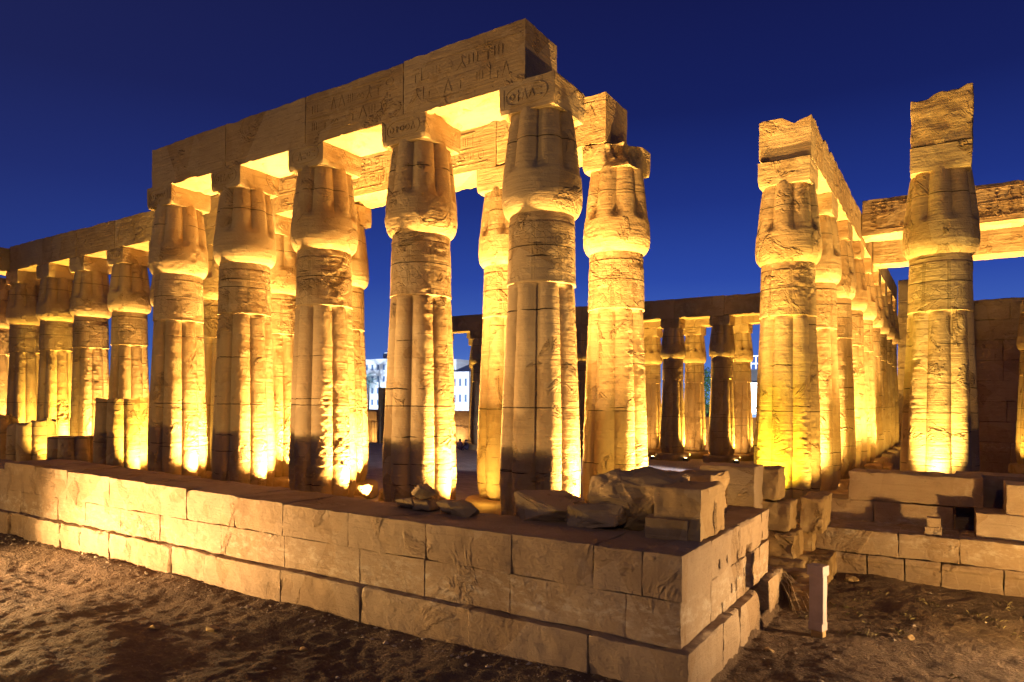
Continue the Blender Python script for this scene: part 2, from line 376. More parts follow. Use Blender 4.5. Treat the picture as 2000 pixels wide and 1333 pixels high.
# ------------------------------------------------------------------ columns
NTH = 144
TH = np.arange(NTH)*2*PI/NTH
def lobes(th, n=8, dc=.665):
    a = (th+PI/n) % (2*PI/n)-PI/n; rl = 1-dc
    return dc*np.cos(a)+np.sqrt(np.maximum(rl*rl-(dc*np.sin(a))**2, 0))
LOB = lobes(TH); LOBC = lobes(TH, 8, .645)
def revolve(name, prof, mat, seed, rough=.010, scar=.03, caps=True, lob=None, top=None):
    """prof: list of (z, radius, lobe amount)"""
    z = np.array([p[0] for p in prof]); r = np.array([p[1] for p in prof]); lf = np.array([p[2] for p in prof])
    rad = r[:, None]*(1-lf[:, None]+lf[:, None]*(LOB if lob is None else lob)[None, :])
    X = rad*np.cos(TH); Y = rad*np.sin(TH); Z = np.repeat(z[:, None], NTH, 1)
    p = np.stack([X.ravel(), Y.ravel(), Z.ravel()], 1)
    nr = np.stack([np.cos(TH), np.sin(TH), 0*TH], 1)[None].repeat(len(z), 0).reshape(-1, 3)
    mask = sstep(.28, .52, fbm(p*np.array([1, 1, .8]), .85, seed+50, 3))
    d = rough*fbm(p, 2.2, seed, 4)-scar*mask*(.55+.8*fbm(p*np.array([1, 1, 2.2]), 8, seed+9, 3))
    p = p+nr*d[:, None]
    if top is not None:
        p[:, 2] = np.minimum(p[:, 2], top(p))
    nz = len(z); F = []
    for i in range(nz-1):
        a = i*NTH; k = np.arange(NTH); k2 = (k+1) % NTH
        F += np.stack([a+k, a+k2, a+NTH+k2, a+NTH+k], 1).tolist()
    V = p.tolist()
    if caps:
        for i, flip in ((0, 1), (nz-1, 0)):
            V.append([0, 0, float(p[i*NTH:(i+1)*NTH, 2].mean())]); c = len(V)-1
            for k in range(NTH):
                t3 = (i*NTH+k, i*NTH+(k+1) % NTH, c); F.append(t3[::-1] if flip else t3)
    me = bpy.data.meshes.new(name); me.from_pydata(V, [], F); me.update(); me.polygons.foreach_set('use_smooth', [True]*len(me.polygons)); me.set_sharp_from_angle(angle=R(34)); me.materials.append(mat)
    return me
def interp(keys, step):
    out = []; ks = keys
    for (z0, r0, l0), (z1, r1, l1) in zip(ks[:-1], ks[1:]):
        n = max(1, int(round((z1-z0)/step)))
        for i in range(n):
            t = i/n; out.append((z0+(z1-z0)*t, r0+(r1-r0)*t, l0+(l1-l0)*t))
    out.append(ks[-1]); return out
SH = interp([(.50, .755, 1), (.60, .80, 1), (.85, .86, 1), (1.3, .895, 1), (1.9, .89, 1), (3.2, .845, 1), (4.6, .785, 1), (5.60, .740, 1), (5.66, .735, .9), (5.70, .722, .5), (5.715, .748, 0), (5.8, .742, 0), (6.5, .726, 0), (7.0, .715, 0), (7.18, .708, 0)], .045)
CAP = interp([(7.17, .700, 0), (7.185, .735, 0), (7.23, .785, 0), (7.30, .828, 0), (7.39, .858, 0), (7.50, .874, .0), (7.62, .876, .0), (7.8, .868, .0), (8.0, .855, .0), (8.06, .850, .25), (8.16, .842, .8), (8.24, .834, 1), (8.7, .785, 1), (9.1, .732, 1), (9.36, .692, 1)], .04)
PLI = interp([(0, 1.20, 0), (.06, 1.225, 0), (.42, 1.215, 0), (.48, 1.20, 0), (.52, 1.15, 0), (.535, 1.05, 0)], .05)
shaft_me = [revolve('shaft', SH, M_col, 11+13*k, .006, (.010, .018, .022, .014)[k]) for k in range(4)]
cap_me = [revolve('capital', CAP, M_cap, 111+17*k, .004, (.004, .014, .008)[k], True, LOBC) for k in range(3)]
pli_me = [revolve('plinth', PLI, M_cap, 311+5*k, .012, .03) for k in range(2)]
def ab_mesh(seed, broken=0, sign=True):
    mb = MB()
    def warp(p):
        # lower corners are cut back towards the bud
        t = sstep(9.46, 9.30, p[:, 2]); d = np.hypot(p[:, 0], p[:, 1]); k = np.where(d > .74, 1-(1-.74/np.maximum(d, 1e-6))*t*.16, 1)
        p = p.copy(); p[:, 0] *= k; p[:, 1] *= k
        if broken:
            cut = sstep(.30, .9, p[:, 0]-p[:, 1]*.9-.15)*sstep(9.2, 9.8, p[:, 2])*broken
            n = fbm(p, 4, seed+5, 3); p[:, 0] -= cut*(.30+.10*n); p[:, 1] += cut*(.22+.10*n)
        return p
    block(mb, -.677, .677, -.677, .677, 9.31, 9.966, .05, .008, .006, .03, seed, warp)
    if sign and not broken:
        r = random.Random(seed); y = -.683; zc = 9.64
        pts = [(.50*math.copysign(abs(math.cos(a))**.6, math.cos(a)), zc+.20*math.copysign(abs(math.sin(a))**.8, math.sin(a))) for a in [2*PI*i/26 for i in range(26)]]
        for i in range(26): bar(mb, (pts[i][0], y, pts[i][1]), (pts[(i+1) % 26][0], y, pts[(i+1) % 26][1]), .016)
        bar(mb, (-.56, y, zc-.2), (-.56, y, zc+.2), .016)
        for x in (-.36, -.2, -.04, .13, .3):
            k = r.randint(0, 3); a = r.uniform(.07, .12)
            if k == 0: bar(mb, (x, y, zc-a), (x, y, zc+a), .02); bar(mb, (x-.05, y, zc+a*.4), (x+.05, y, zc+a*.4), .02)
            elif k == 1: bar(mb, (x-.06, y, zc-a), (x, y, zc+a), .02); bar(mb, (x, y, zc+a), (x+.06, y, zc-a), .02)
            elif k == 2:
                for q in range(8): bar(mb, (x+.06*math.cos(q*PI/4), y, zc+.06*math.sin(q*PI/4)), (x+.06*math.cos((q+1)*PI/4), y, zc+.06*math.sin((q+1)*PI/4)), .02)
            else: bar(mb, (x-.06, y, zc-.08), (x+.06, y, zc-.08), .02); bar(mb, (x-.06, y, zc+.05), (x+.06, y, zc+.05), .02)
    return mb.mesh('abacus', M_cap)
ab_me = [ab_mesh(5), ab_mesh(23), ab_mesh(41), ab_mesh(61, 1.0), ab_mesh(71, 0, False), ab_mesh(83, 0, False)]
def column(x, y, label, group, i, scale=1., base=None, abk=None, name='papyrus_column', tall=9.97):
    z0 = fl(y) if base is None else base
    e = empty(name, (x, y, z0), 0)
    tag(e, label, 'column', group)
    e.scale = (scale,)*3
    ext = 10.23-9.97*scale-z0 if base is None else 0        # the floor falls away: the foot stands deeper
    p = link('plinth', pli_me[i % 2], e); s = link('shaft', shaft_me[i % 4], e); c = link('capital', cap_me[i % 3], e); a = link('abacus', ab_me[i % 3 if abk is None else abk], e)
    for o in (s, c): o.rotation_euler.z = (i*3 % 8)*PI/4
    a.rotation_euler.z = (i % 4)*PI/2 if abk is None else 0
    if ext > .001:
        for o in (s, c, a): o.location.z = ext/scale
        p.scale.z = 1+ext/scale/.535+.02
    return e
ordA = ['at the right end of the high front beam, nearest the camera', 'second from the right under the high front beam', 'in the middle of the five under the high front beam', 'fourth from the right under the high front beam', 'at the left end of the high front beam']
for i in range(5):
    column(XA-BAY*i, YA, 'fluted sandstone papyrus column '+ordA[i], 'front row of standing columns', i, abk=(0, 1, 2, 0, 1)[i])
labB = ['papyrus column with broken capital block, just right of the nearest column', 'papyrus column on a round base, half hidden left behind the nearest column', 'papyrus column hidden behind the second front column from the right', 'papyrus column peeping out right behind the middle front column', 'papyrus column seen in the gap between middle and fourth front columns', 'papyrus column seen in the gap between the two leftmost front columns', 'papyrus column behind the leftmost front column, mostly hidden',
        'papyrus column behind the tall jagged stump at the left', 'papyrus column with a broken bud rim behind the low drum stump', 'papyrus column behind the rounded stump, second from the left end of the beam', 'golden papyrus column under the left end of the lower beam', 'shaft cut by the left edge of the photo']
for i in range(12):
    column(XA-BAY*i, YB, labB[i], 'second row of columns behind the front row', i+5, abk=3 if i == 0 else None)
ordC = ['first and nearest column of the right receding row, its foot lit yellow', 'second column of the right receding row', 'third column of the right receding row', 'fourth column of the right receding row', 'fifth column of the right receding row', 'sixth column of the right receding row', 'seventh column of the right receding row', 'eighth column of the right receding row', 'last and farthest column of the right receding row']
for i in range(9):
    y = YC+BC*i
    column(XC, y, 'sandstone papyrus '+ordC[i] if i else 'sandstone papyrus column, first and nearest of the right receding row, foot lit yellow', 'right row receding into the court', i+2, abk=4+i % 2)
column(XD, YD, 'lone papyrus column at the right with a tall block on top, foot lit white', 'hall columns at the right', 3, abk=5)
column(-.44, 25.96, 'papyrus column standing directly behind the lone right column', 'hall columns at the right', 6)
FX = {-5: -31.86+.0, -6: -41.2}
for k in range(-6, 4):
    x = XF+BF*k
    vis = {-5: 'dark far column left of the second-row column with round base, people sitting by it', -2: 'dark far column showing as a sliver between the two nearest columns', 0: 'dark purple far column, left of the two seen in the right gap', 1: 'dark purple far column, right of the two seen in the right gap', 2: 'dark far column half hidden left of the first receding right column'}
    lf = vis.get(k, 'dark far colonnade column hidden by nearer columns, number %s from its right end' % ['one', 'two', 'three', 'four', 'five', 'six', 'seven', 'eight', 'nine', 'ten'][3-k])
    visg = {-6: 'golden back-row far column beside the right edge of the second front column', -5: 'golden back-row far column at left of the dark one with people', -1: 'golden back-row far column beside the right edge of the second-row end column', 0: 'golden back-row far column between the two dark purple far columns', 1: 'golden back-row far column right of both dark purple far columns'}
    lg = visg.get(k, 'golden back-row far colonnade column hidden by nearer columns, number %s from its right end' % ['one', 'two', 'three', 'four', 'five', 'six', 'seven', 'eight', 'nine', 'ten'][3-k])
    column(x+(.7 if k == -5 else 0), YF, lf, 'front row of the far colonnade', k+9, 1.11, -1.0)
    column(x+(.55 if k == -5 else .65 if k == -6 else .1), YG, lg, 'back row of the far colonnade', k+12, 1.11, -1.12)
column(3.85, 50.0, 'far papyrus column cut by the right edge of the photo', 'hall columns at the right', 8, 1.0, -.45)
spot('uplight', (2.6, 48.6, -.6), (3.3, 49.4, 6), 3500, 70, .9, GOLD)
# ------------------------------------------------------------------ architraves
SOF, TOP, HD = 10.23, 11.53, .68
def glyphs(mb, x0, x1, y, z0, z1, seed, rows=2):
    """raised edges of a worn inscription on a face that looks to -Y"""
    r = random.Random(seed); w = .013
    def ln(a, b): bar(mb, (a[0], y, a[1]), (b[0], y, b[1]), w)
    def ring(cx, cz, rx, rz, n=12):
        pts = [(cx+rx*math.cos(2*PI*i/n), cz+rz*math.sin(2*PI*i/n)) for i in range(n)]
        for i in range(n): ln(pts[i], pts[(i+1) % n])
    hgt = (z1-z0)/rows
    for k in range(rows+1):
        if r.random() < .8:
            a = x0+r.uniform(0, .5); b = x1-r.uniform(0, .9); ln((a, z0+hgt*k), (b, z0+hgt*k))
    for k in range(rows):
        x = x0+.12; zb = z0+hgt*k+.07; zt = z0+hgt*(k+1)-.07
        while x < x1-.35:
            g = r.choice('abcdefgh'); w_ = r.uniform(.16, .30); zm = (zb+zt)/2
            if r.random() < .10: x += w_+.1; continue
            if g == 'a':
                for q in range(3): ln((x+q*w_/2.5, zb+.05), (x+q*w_/2.5, zt-.05))
            elif g == 'b': ring(x+w_/2, zm+.08, w_/2.4, .09); ln((x, zb+.05), (x+w_, zb+.05))
            elif g == 'c': ln((x, zb), (x, zt)); ln((x, zb), (x+w_, zb)); ln((x+w_, zb), (x+w_, zm))
            elif g == 'd': ln((x, zb), (x+w_/2, zt)); ln((x+w_/2, zt), (x+w_, zb))
            elif g == 'e':
                for q in range(4): ln((x+q*w_/4, zm+(.04 if q % 2 else -.04)), (x+(q+1)*w_/4, zm+(-.04 if q % 2 else .04)))
                ln((x, zb+.06), (x+w_, zb+.06))
            elif g == 'f': ring(x+w_/2, zm, w_/3, (zt-zb)/2.2); ln((x+w_/2, zb+.1), (x+w_/2, zt-.1))
            elif g == 'g': ln((x, zt), (x+w_, zt)); ln((x, zt-.09), (x+w_, zt-.09)); ln((x+w_/2, zb), (x+w_/2, zt-.12))
            else: ln((x, zb), (x+w_*.6, zm)); ln((x+w_*.6, zm), (x+w_*.5, zt)); ln((x+w_*.5, zt), (x+w_, zt-.1)); ln((x+w_*.6, zm), (x+w_, zb))
            x += w_+r.uniform(.07, .16)
def beam(name, x0, x1, y0, y1, z0, z1, seed, label, group, topwear=.10, res=.085, gl=None, mat=None, wear_end=None):
    mb = MB()
    def warp(p):
        p = p.copy(); t = sstep(z0+(z1-z0)*.55, z1, p[:, 2])
        w = fbm(p*np.array([1, 1, 0]), 1.6, seed+2, 4)
        p[:, 2] -= t*topwear*np.clip(w+.1, 0, 1.2)*.8
        b = sstep(z0+.25, z0, p[:, 2]); n2 = np.clip(fbm(p*np.array([1, 1, .2]), 1.6, seed+8, 4)-.35, 0, 1)
        p[:, 2] += b*n2*.14
        if wear_end: p = wear_end(p)
        return p
    block(mb, x0, x1, y0, y1, z0, z1, res, .010, .006, .05, seed, warp)
    if gl: glyphs(mb, *gl)
    o = mb.obj(name, mat or M_beam)
    return tag(o, label, 'stone beam', group)
G1 = 'beam blocks on the front row'
rows = [('carved beam block at the high right end of the front row', 1), ('carved beam block left of the one at the high right end', 1), ('plain beam block in the middle of the high front row', 0), ('plain beam block at the left end of the high front row', 0)]
xr = [XA-.02]+[XA-BAY*i for i in (1, 2, 3)]+[XA-BAY*4-.42]
for i in range(4):
    x1, x0 = xr[i], xr[i+1]
    beam('architrave_block', x0+.006, x1-.006, YA-HD, YA+HD, SOF, TOP+(.06 if i == 0 else .0), 400+i, rows[i][0], G1, .05, gl=(x0+.15, x1-.1, YA-HD-.004, SOF+.22, TOP-.2, 5+i, 2) if rows[i][1] else None)
nm = ['right end block with a worn corner', 'second block from the right', 'third block from the right', 'fourth block from the right', 'fifth block from the right', 'sixth block from the right', 'seventh block, just left of the high beam', 'eighth block from the right', 'ninth block from the right', 'tenth block, last before the dark gap at the left']
for i in range(10):
    x1 = XA+.0 if i == 0 else XA-BAY*i; x0 = XA-BAY*(i+1)-(.25 if i == 9 else 0)
    beam('architrave_block', x0+.006, x1-.006, YB-HD, YB+HD, SOF, TOP, 430+i, nm[i]+' of the second-row beam', 'beam blocks on the second row', .05, gl=(x0+.1, x1-.1, YB-HD-.004, SOF+.2, TOP-.2, 25+i, 2) if i < 4 else None)
XL = XA-BAY*10-.30
beam('architrave_block', XL-1.36, XL-.05, YB-4.4, YB+.55, SOF-.03, TOP-.05, 470, 'rough layered beam block at the left edge, turned towards the camera', 'beam blocks at the left corner', .08)
# receding row beam
cn = ['nearest', 'second', 'third', 'fourth', 'fifth', 'sixth', 'seventh', 'farthest']
for i in range(8):
    y0 = YC-.55 if i == 0 else YC+BC*i; y1 = YC+BC*(i+1)+(.4 if i == 7 else 0)
    beam('architrave_block', XC-HD, XC+HD, y0+.006, y1-.006, SOF, 11.42 if i < 4 else 11.3, 480+i, cn[i]+' block of the beam over the right receding row', 'beam blocks on the right receding row', .22 if i == 0 else .10)
# hall beams that cross behind the lone column
HX = [-3.28, .2, 3.9, 8.5]
for i in range(3):
    beam('architrave_block', HX[i]+.01, HX[i+1]-.01, 31.5, 32.86, 10.42, 11.88, 500+i, ['upper carved cross beam between the receding row and the lone column', 'upper carved cross beam right of the lone column', 'upper cross beam beyond the right edge of the photo'][i], 'upper cross beams of the hall', .10, gl=(HX[i]+.2, HX[i+1]-.2, 31.495, 10.62, 11.7, 60+i, 2))
    beam('architrave_block', HX[i]+.01, HX[i+1]-.01, 36., 37.3, 10.02, 11.2, 510+i, ['lower cross beam seen under the upper one, left of the lone column', 'lower cross beam seen under the upper one, right of the lone column', 'lower cross beam beyond the right edge of the photo'][i], 'lower cross beams of the hall', .10)
for i, (x, y) in enumerate([(3.2, 32.1), (7.2, 32.1), (1.2, 36.6), (5.0, 36.6)]):
    pass
for x, y, s_, lb in [(-.55, 32.18, 1.0, 'hall column behind the lone right column carrying the upper cross beam'), (8.2, 32.18, 1.0, 'hall column outside the right edge carrying the upper cross beam'), (-.63, 36.65, .99, 'hall column behind the lone right column carrying the lower cross beam'), (8.6, 36.65, .99, 'hall column outside the right edge carrying the lower cross beam')]:
    zb = 10.42-9.97 if y < 34 else 10.02-9.97*.99
    e = column(x, y, lb, 'hall columns at the right', int(x*3)+4, s_, zb)
    for ch in e.children:
        if ch.name.startswith('plinth'): ch.scale.z = (zb-fl(y)+.535)/.535; ch.location.z = fl(y)-zb
# far colonnade beams
fz0 = -1.0+9.97*1.11; fz1 = fz0+1.5
for j, (yy, dz, lb) in enumerate([(YF, 0, 'front'), (YG, -.12, 'back')]):
    for i, (k0, k1) in enumerate([(-6, -4), (-4, -2), (-2, 0), (0, 1), (1, 3)]):
        pos = ['left end', 'second', 'middle', 'fourth', 'right end'][i]
        beam('architrave_block', XF+BF*k0+(-.3 if i == 0 else .01)+(.35 if k0 in (0, 1) else 0), XF+BF*k1-.01+(.35 if k1 in (0, 1) else 0), yy-.77, yy+.77, fz0+dz, fz1+dz, 530+i+9*j, pos+' block of the dark beam over the far colonnade '+lb+' row', 'beam blocks on the far colonnade '+lb+' row', .05, .16)
# block on the lone column
mb = MB()
def dwarp(p):
    p = p.copy(); t = sstep(10.9, 11.6, p[:, 2]); p[:, 2] -= t*.20*np.clip(fbm(p*np.array([1, 1, 0]), 1.4, 3, 3)+.35+.25*(XD-p[:, 0]), 0, 1.2)
    return p
block(mb, XD-.66, XD+.70, YD-.66, YD+.62, 10.235, 11.66, .06, .02, .014, .09, 77, dwarp)
tag(mb.obj('top_block', M_beam), 'tall chipped stone block on top of the lone right column', 'stone block')
# ------------------------------------------------------------------ column stumps of the ruined front bays
def stump(x, y, z0, h, label, seed, topf, r=1.0, group='broken stumps of the front row', sub=True):
    keys = [(0, .80*r, 1), (.2, .86*r, 1), (.6, .895*r, 1), (1.4, .885*r, 1), (h, (.885-.017*h)*r, 1)]
    me = revolve('shaft', interp([k for k in keys if k[0] < h or k is keys[-1]], .06), M_col, seed, .016, .05, True, top=topf)
    o = link('column_stump', me, None, (x, y, z0)); o.rotation_euler.z = seed % 8*PI/4
    return tag(o, label, 'column stump', group)
f0 = fl(YA)
stump(XA-BAY*5, YA, f0, 3.3, 'tall jagged column stump with stepped top at the left', 600, lambda p: np.where(p[:, 0]*.85-p[:, 1]*.5+.12*fbm(p, 2, 4, 2) > -.25, 3.24, 2.85)+.05*fbm(p*np.array([1, 1, 0]), 3, 1, 3))
stump(XA-BAY*6, YA, f0, 1.95, 'low flat drum stump right of the rounded one', 608, lambda p: 1.80+.04*fbm(p*np.array([1, 1, 0]), 2, 2, 3))
stump(XA-BAY*7, YA, f0, 2.75, 'rounded eroded column stump near the left edge', 617, lambda p: 2.62-.55*np.clip(np.hypot(p[:, 0]-.1, p[:, 1]), 0, 1)**2+.10*fbm(p*np.array([1, 1, 0]), 2, 6, 3))
stump(XA-BAY*8, YA, f0, 2.85, 'eroded column stump cut by the left edge of the photo', 627, lambda p: 2.75-.5*np.clip(np.hypot(p[:, 0]+.2, p[:, 1]), 0, 1)**2+.10*fbm(p*np.array([1, 1, 0]), 2, 8, 3))
# ------------------------------------------------------------------ masonry walls
def course(mb, ax, a0, a1, f0, f1, z0, z1, seed, w=(1.1, 1.9), res=.07, r=.007, rough=.008, chip=.05, jit=.006, topz=None):
    rr = random.Random(seed); a = a0
    while a < a1-.05:
        b = a+rr.uniform(*w)
        if a1-b < .5: b = a1
        j = rr.uniform(-jit, jit); zt = z1+(topz((a+b)/2) if topz else 0)+rr.uniform(-.004, .004)
        if ax == 'x': block(mb, a+.002, b-.002, f0+j, f1, z0+.001, zt, res, r, rough, chip, seed+int(a*31) % 97)
        else: block(mb, f0, f1+j, a+.004, b-.004, z0+.003, zt, res, r, rough, chip, seed+int(a*31) % 97)
        a = b
W0, W1 = 8.0, 9.3
mb = MB(); tz = lambda x: .014*max(0, -x-9)
course(mb, 'x', -30, -21.05, W0+.03, W1, 1.16, 1.72, 700, jit=.02)
course(mb, 'x', -21.04, -3.9, W0, W1, 1.20, 1.755, 701, (1.3, 1.9), .06, .007, .009, .085, topz=tz)
course(mb, 'x', -3.9, -2.73, W0, 9.2, 1.20, 1.755, 702, (.55, .7))
course(mb, 'x', -30, -3.45, W0+.01, W1, .64, 1.20, 703, (1.2, 2.1))
course(mb, 'x', -3.45, -2.74, W0+.0, 9.2, .64, 1.20, 713, (2, 2))
course(mb, 'x', -30, -12, W0-.16, W1, -.25, .66, 704, (.7, 1.5), .06, .015, .024, .16, .04)
course(mb, 'x', -12, -2.60, W0-.14, W1, -.25, .645, 705, (1.5, 2.4), .07, .012, .014, .09, .02)
cube(mb, -30, -2.95, W0+.12, W1-.1, -.2, 1.55)
wl = tag(mb.obj('low_wall', M_wall), 'long low ashlar wall running along the front, brightly lit at left', 'wall')
# return of the wall towards the court
mb = MB()
course(mb, 'y', 9.22, 12.57, -3.85, -2.73, 1.20, 1.74, 720, (1.0, 1.5), .05, .007, .012, .12)
course(mb, 'y', 9.22, 12.55, -3.85, -2.74, .62, 1.20, 721, (1.2, 1.8), .06, .007, .010, .07)
course(mb, 'y', 9.32, 11.3, -3.85, -2.58, -.2, .63, 722, (.6, 1.0), .05, .012, .02, .13, .03)
block(mb, -3.4, -2.62, 12.1, 13.2, -.2, .60, .05, .012, .016, .1, 724)
ret = mb.obj('return_wall', M_wall)
cut = MB(); rr = random.Random(4)
for (y, z, h) in [(9.05+.5, 1.36, .13), (9.95, 1.36, .11), (10.55, 1.30, .14), (10.75, 1.34, .12), (10.9, .98, .12), (10.45, .86, .15), (10.2, .88, .14), (9.75, .70, .17), (11.35, 1.02, .2), (12.1, 1.36, .13)]:
    cube(cut, -3.05, -2.60, y-.03, y+.03, z-h/2, z+h/2)
cube(cut, -3.15, -2.60, 10.98, 11.30, .66, 1.36)
cutm = cut.obj('cutter', M_wall)
def boolean(o, c):
    md = o.modifiers.new('b', 'BOOLEAN'); md.object = c; md.operation = 'DIFFERENCE'; md.solver = 'FAST'
    dg = bpy.context.evaluated_depsgraph_get(); me = bpy.data.meshes.new_from_object(o.evaluated_get(dg)); old = o.data
    o.modifiers.clear(); o.data = me; bpy.data.meshes.remove(old); bpy.data.objects.remove(c)
boolean(ret, cutm)
tag(ret, 'short wall at the corner with beam slots in its sunlit-looking right face', 'wall')
ret['label'] = 'short return wall at the corner with dark slots in its lamp-lit right face'
# loose rocks
def rock(x0, x1, y0, y1, z0, z1, seed, label, group=None, name='rock', n=14, rough=.03, mat=None, rz=0, cat='rock'):
    r = random.Random(seed); bm = bmesh.new()
    for i in range(n):
        v = Vector((r.gauss(0, 1), r.gauss(0, 1), r.gauss(0, .9)))
        v = v.normalized(); mxx = max(abs(v.x), abs(v.y), abs(v.z)); v = v*(1/(mxx**.75)); bm.verts.new((v.x, v.y, v.z))
    res = bmesh.ops.convex_hull(bm, input=bm.verts); bmesh.ops.delete(bm, geom=[g for g in res['geom_unused'] if isinstance(g, bmesh.types.BMVert)], context='VERTS')
    bmesh.ops.triangulate(bm, faces=bm.faces)
    bmesh.ops.bevel(bm, geom=bm.edges[:], offset=.05, segments=1, affect='EDGES')
    bmesh.ops.triangulate(bm, faces=bm.faces)
    for _ in range(2): bmesh.ops.subdivide_edges(bm, edges=bm.edges[:], cuts=1, use_grid_fill=True)
    P = np.array([v.co[:] for v in bm.verts]); mn = P.min(0); mx_ = P.max(0)
    P = (P-mn)/(mx_-mn)-.5; P = P*np.array([x1-x0, y1-y0, z1-z0])
    nr = P/(np.linalg.norm(P, axis=1, keepdims=True)+1e-6)
    P = P+nr*(rough*fbm(P+seed, 4, seed, 4))[:, None]
    P[:, 2] -= P[:, 2].min()
    for v, p in zip(bm.verts, P): v.co = p
    me = bpy.data.meshes.new(name); bm.to_mesh(me); bm.free(); me.materials.append(mat or M_rock)
    o = link(name, me, None, ((x0+x1)/2, (y0+y1)/2, z0)); o.rotation_euler.z = rz
    return tag(o, label, cat, group)
GR = 'loose stones on the low wall'
rock(-9.0+.85, -7.55, 8.75, 9.25, 1.73, 1.90, 801, 'flat stone lying left of the small stone stack on the wall', GR)
rock(-7.95, -7.60, 8.7, 9.0, 1.74, 1.98, 802, 'pointed stone leaning against the left of the small stack', GR)
rock(-7.64, -7.22, 8.72, 9.1, 1.74, 1.96, 803, 'squarish lower stone of the small stack on the wall', GR, n=26, rough=.02)
rock(-7.62, -7.24, 8.72, 9.08, 1.95, 2.17, 804, 'rounded stone resting on top of the small stack', GR)
rock(-7.16, -6.70, 8.72, 9.05, 1.74, 1.99, 805, 'oblong stone right of the small stack, beside a pointed one', GR, n=24)
rock(-6.78, -6.38, 8.70, 9.05, 1.74, 1.98, 806, 'pointed slab tip stone nearest the foot of the front column', GR, n=9)
G2 = 'boulders at the right end of the low wall'
rock(-6.05, -4.72, 9.0, 10.0, 1.60, 2.12, 811, 'long flat-topped boulder beside the nearest column', G2, n=22, rough=.05)
rock(-5.05, -3.95, 8.95, 10.0, 1.60, 2.10, 812, 'cracked boulder between the flat-topped one and the dark mound', G2, n=18, rough=.05)
rock(-4.75, -3.30, 9.3, 10.8, 1.50, 2.50, 813, 'large rounded dark boulder left of the cut corner block', G2, n=30, rough=.07)
mb = MB()
block(mb, -5.4, -3.85, 9.32, 12.4, .2, 1.62, .16, .05, .03, .1, 730)
tag(mb.obj('rubble_core', M_rock), 'dark rubble core of the wall under the boulders', 'wall core')
mb = MB(); block(mb, -5.05, -3.22, 10.75, 11.75, 1.63, 2.44, .06, .012, .03, .16, 731, lambda p: np.stack([p[:, 0], p[:, 1], p[:, 2]-.22*sstep(-3.6, -5.1, p[:, 0])*sstep(1.7, 2.4, p[:, 2])], 1))
tag(mb.obj('stone_slab', M_rock), 'long sloping slab behind the dark boulder with a lit chipped end', 'stone block')
mb = MB(); block(mb, -3.46, -2.80, 8.93, 10.05, 1.76, 2.44, .04, .010, .016, .10, 732); block(mb, -3.55, -2.95, 8.86, 9.6, 1.745, 2.03, .04, .010, .016, .1, 733)
tag(mb.obj('corner_block', M_rock), 'big squared block on the wall corner with a pale lit right side', 'stone block')
mb = MB()
course(mb, 'x', -4.25, -3.2, 13.45, 14.2, .2, .95, 740, (.6, .9)); course(mb, 'x', -4.25, -3.2, 13.48, 14.2, .95, 1.6, 741, (.3, .6)); course(mb, 'x', -4.25, -3.2, 13.46, 14.2, 1.6, 2.36, 742, (1.0, 1.2))
tag(mb.obj('masonry_stub', M_wall), 'patched masonry stub glowing orange behind the corner block', 'wall')
GS = 'blocks by the steps between the two walls'
for (a, sd, lb) in [((-3.30, -2.93, 14.3, 14.9, 1.62, 2.28), 750, 'upright block standing right of the orange masonry stub'), ((-3.45, -2.72, 14.35, 15.0, 1.03, 1.62), 751, 'broken ledge block below the upright one'), ((-3.15, -2.62, 14.2, 15.2, .46, 1.04), 752, 'cube-like block with a pale right side beside the return wall end'), ((-2.72, -2.28, 15.3, 16.5, .9, 1.62), 755, 'rough block leaning where the right wall begins'),
                    ((-2.85, -2.2, 13.5, 14.2, -.1, .48), 753, 'low step block under the cube-like block'), ((-2.42, -1.95, 12.75, 13.6, -.1, .42), 754, 'low worn block behind the metal box post'), ((-3.3, -2.5, 15.55, 16.6, .44, .97), 758, 'dark block filling the corner behind the cube-like block'), ((-3.2, -2.1, 14.9, 15.99, -.1, .47), 757, 'long low block between the step and the right wall'), ((-3.05, -2.4, 13.9, 14.35, .2, .56), 756, 'thin step slab below the cube-like block')]:
    mb = MB(); block(mb, *a, .045, .012, .024, .12, sd); tag(mb.obj('stone_block', M_rock), lb, 'stone block', GS)
# right low wall: moulded base, ledge, upper courses
mb = MB()
def mould(p):
    p = p.copy(); t = np.exp(-((p[:, 2]-.37)/.05)**2)*(p[:, 1] < 16.4); p[:, 1] -= .05*t; return p
rr = random.Random(9); a = -2.35
while a < 5:
    b = a+rr.uniform(.62, 1.05); block(mb, a+.005, b-.005, 15.98+rr.uniform(-.015, .015), 17.1, -.25, .455, .05, .010, .012, .06, int(a*77) % 91+760, mould); a = b
course(mb, 'x', -2.55, 5, 16.0, 17.3, .46, .955, 771, (1.0, 1.6), .06, .012, .016, .07, .015)
course(mb, 'x', -2.95, -.02, 17.2, 18.1, .93, 1.42, 772, (1.4, 1.7), .09, .02, .014, .08, .01)
block(mb, -2.03, .50, 17.18, 18.1, 1.43, 2.06, .08, .02, .016, .10, 773)
course(mb, 'x', .0, 5, 18.05, 18.7, .5, 2.06, 774, (1.2, 1.6), .12)
tag(mb.obj('low_wall', M_wall), 'stepped low wall with a moulded base at the right', 'wall')
mb = MB(); block(mb, .34, 1.55, 16.35, 17.35, .955, 1.445, .07, .015, .010, .05, 780); tag(mb.obj('stone_block', M_wall), 'large pale lower block at the right edge of the photo', 'stone block', 'pale blocks at the right edge')
mb = MB(); block(mb, .83, 1.7, 16.4, 17.3, 1.447, 2.03, .07, .012, .008, .03, 781); tag(mb.obj('stone_block', M_wall), 'smooth box-like block on top of the large pale one at the right edge', 'stone block', 'pale blocks at the right edge')
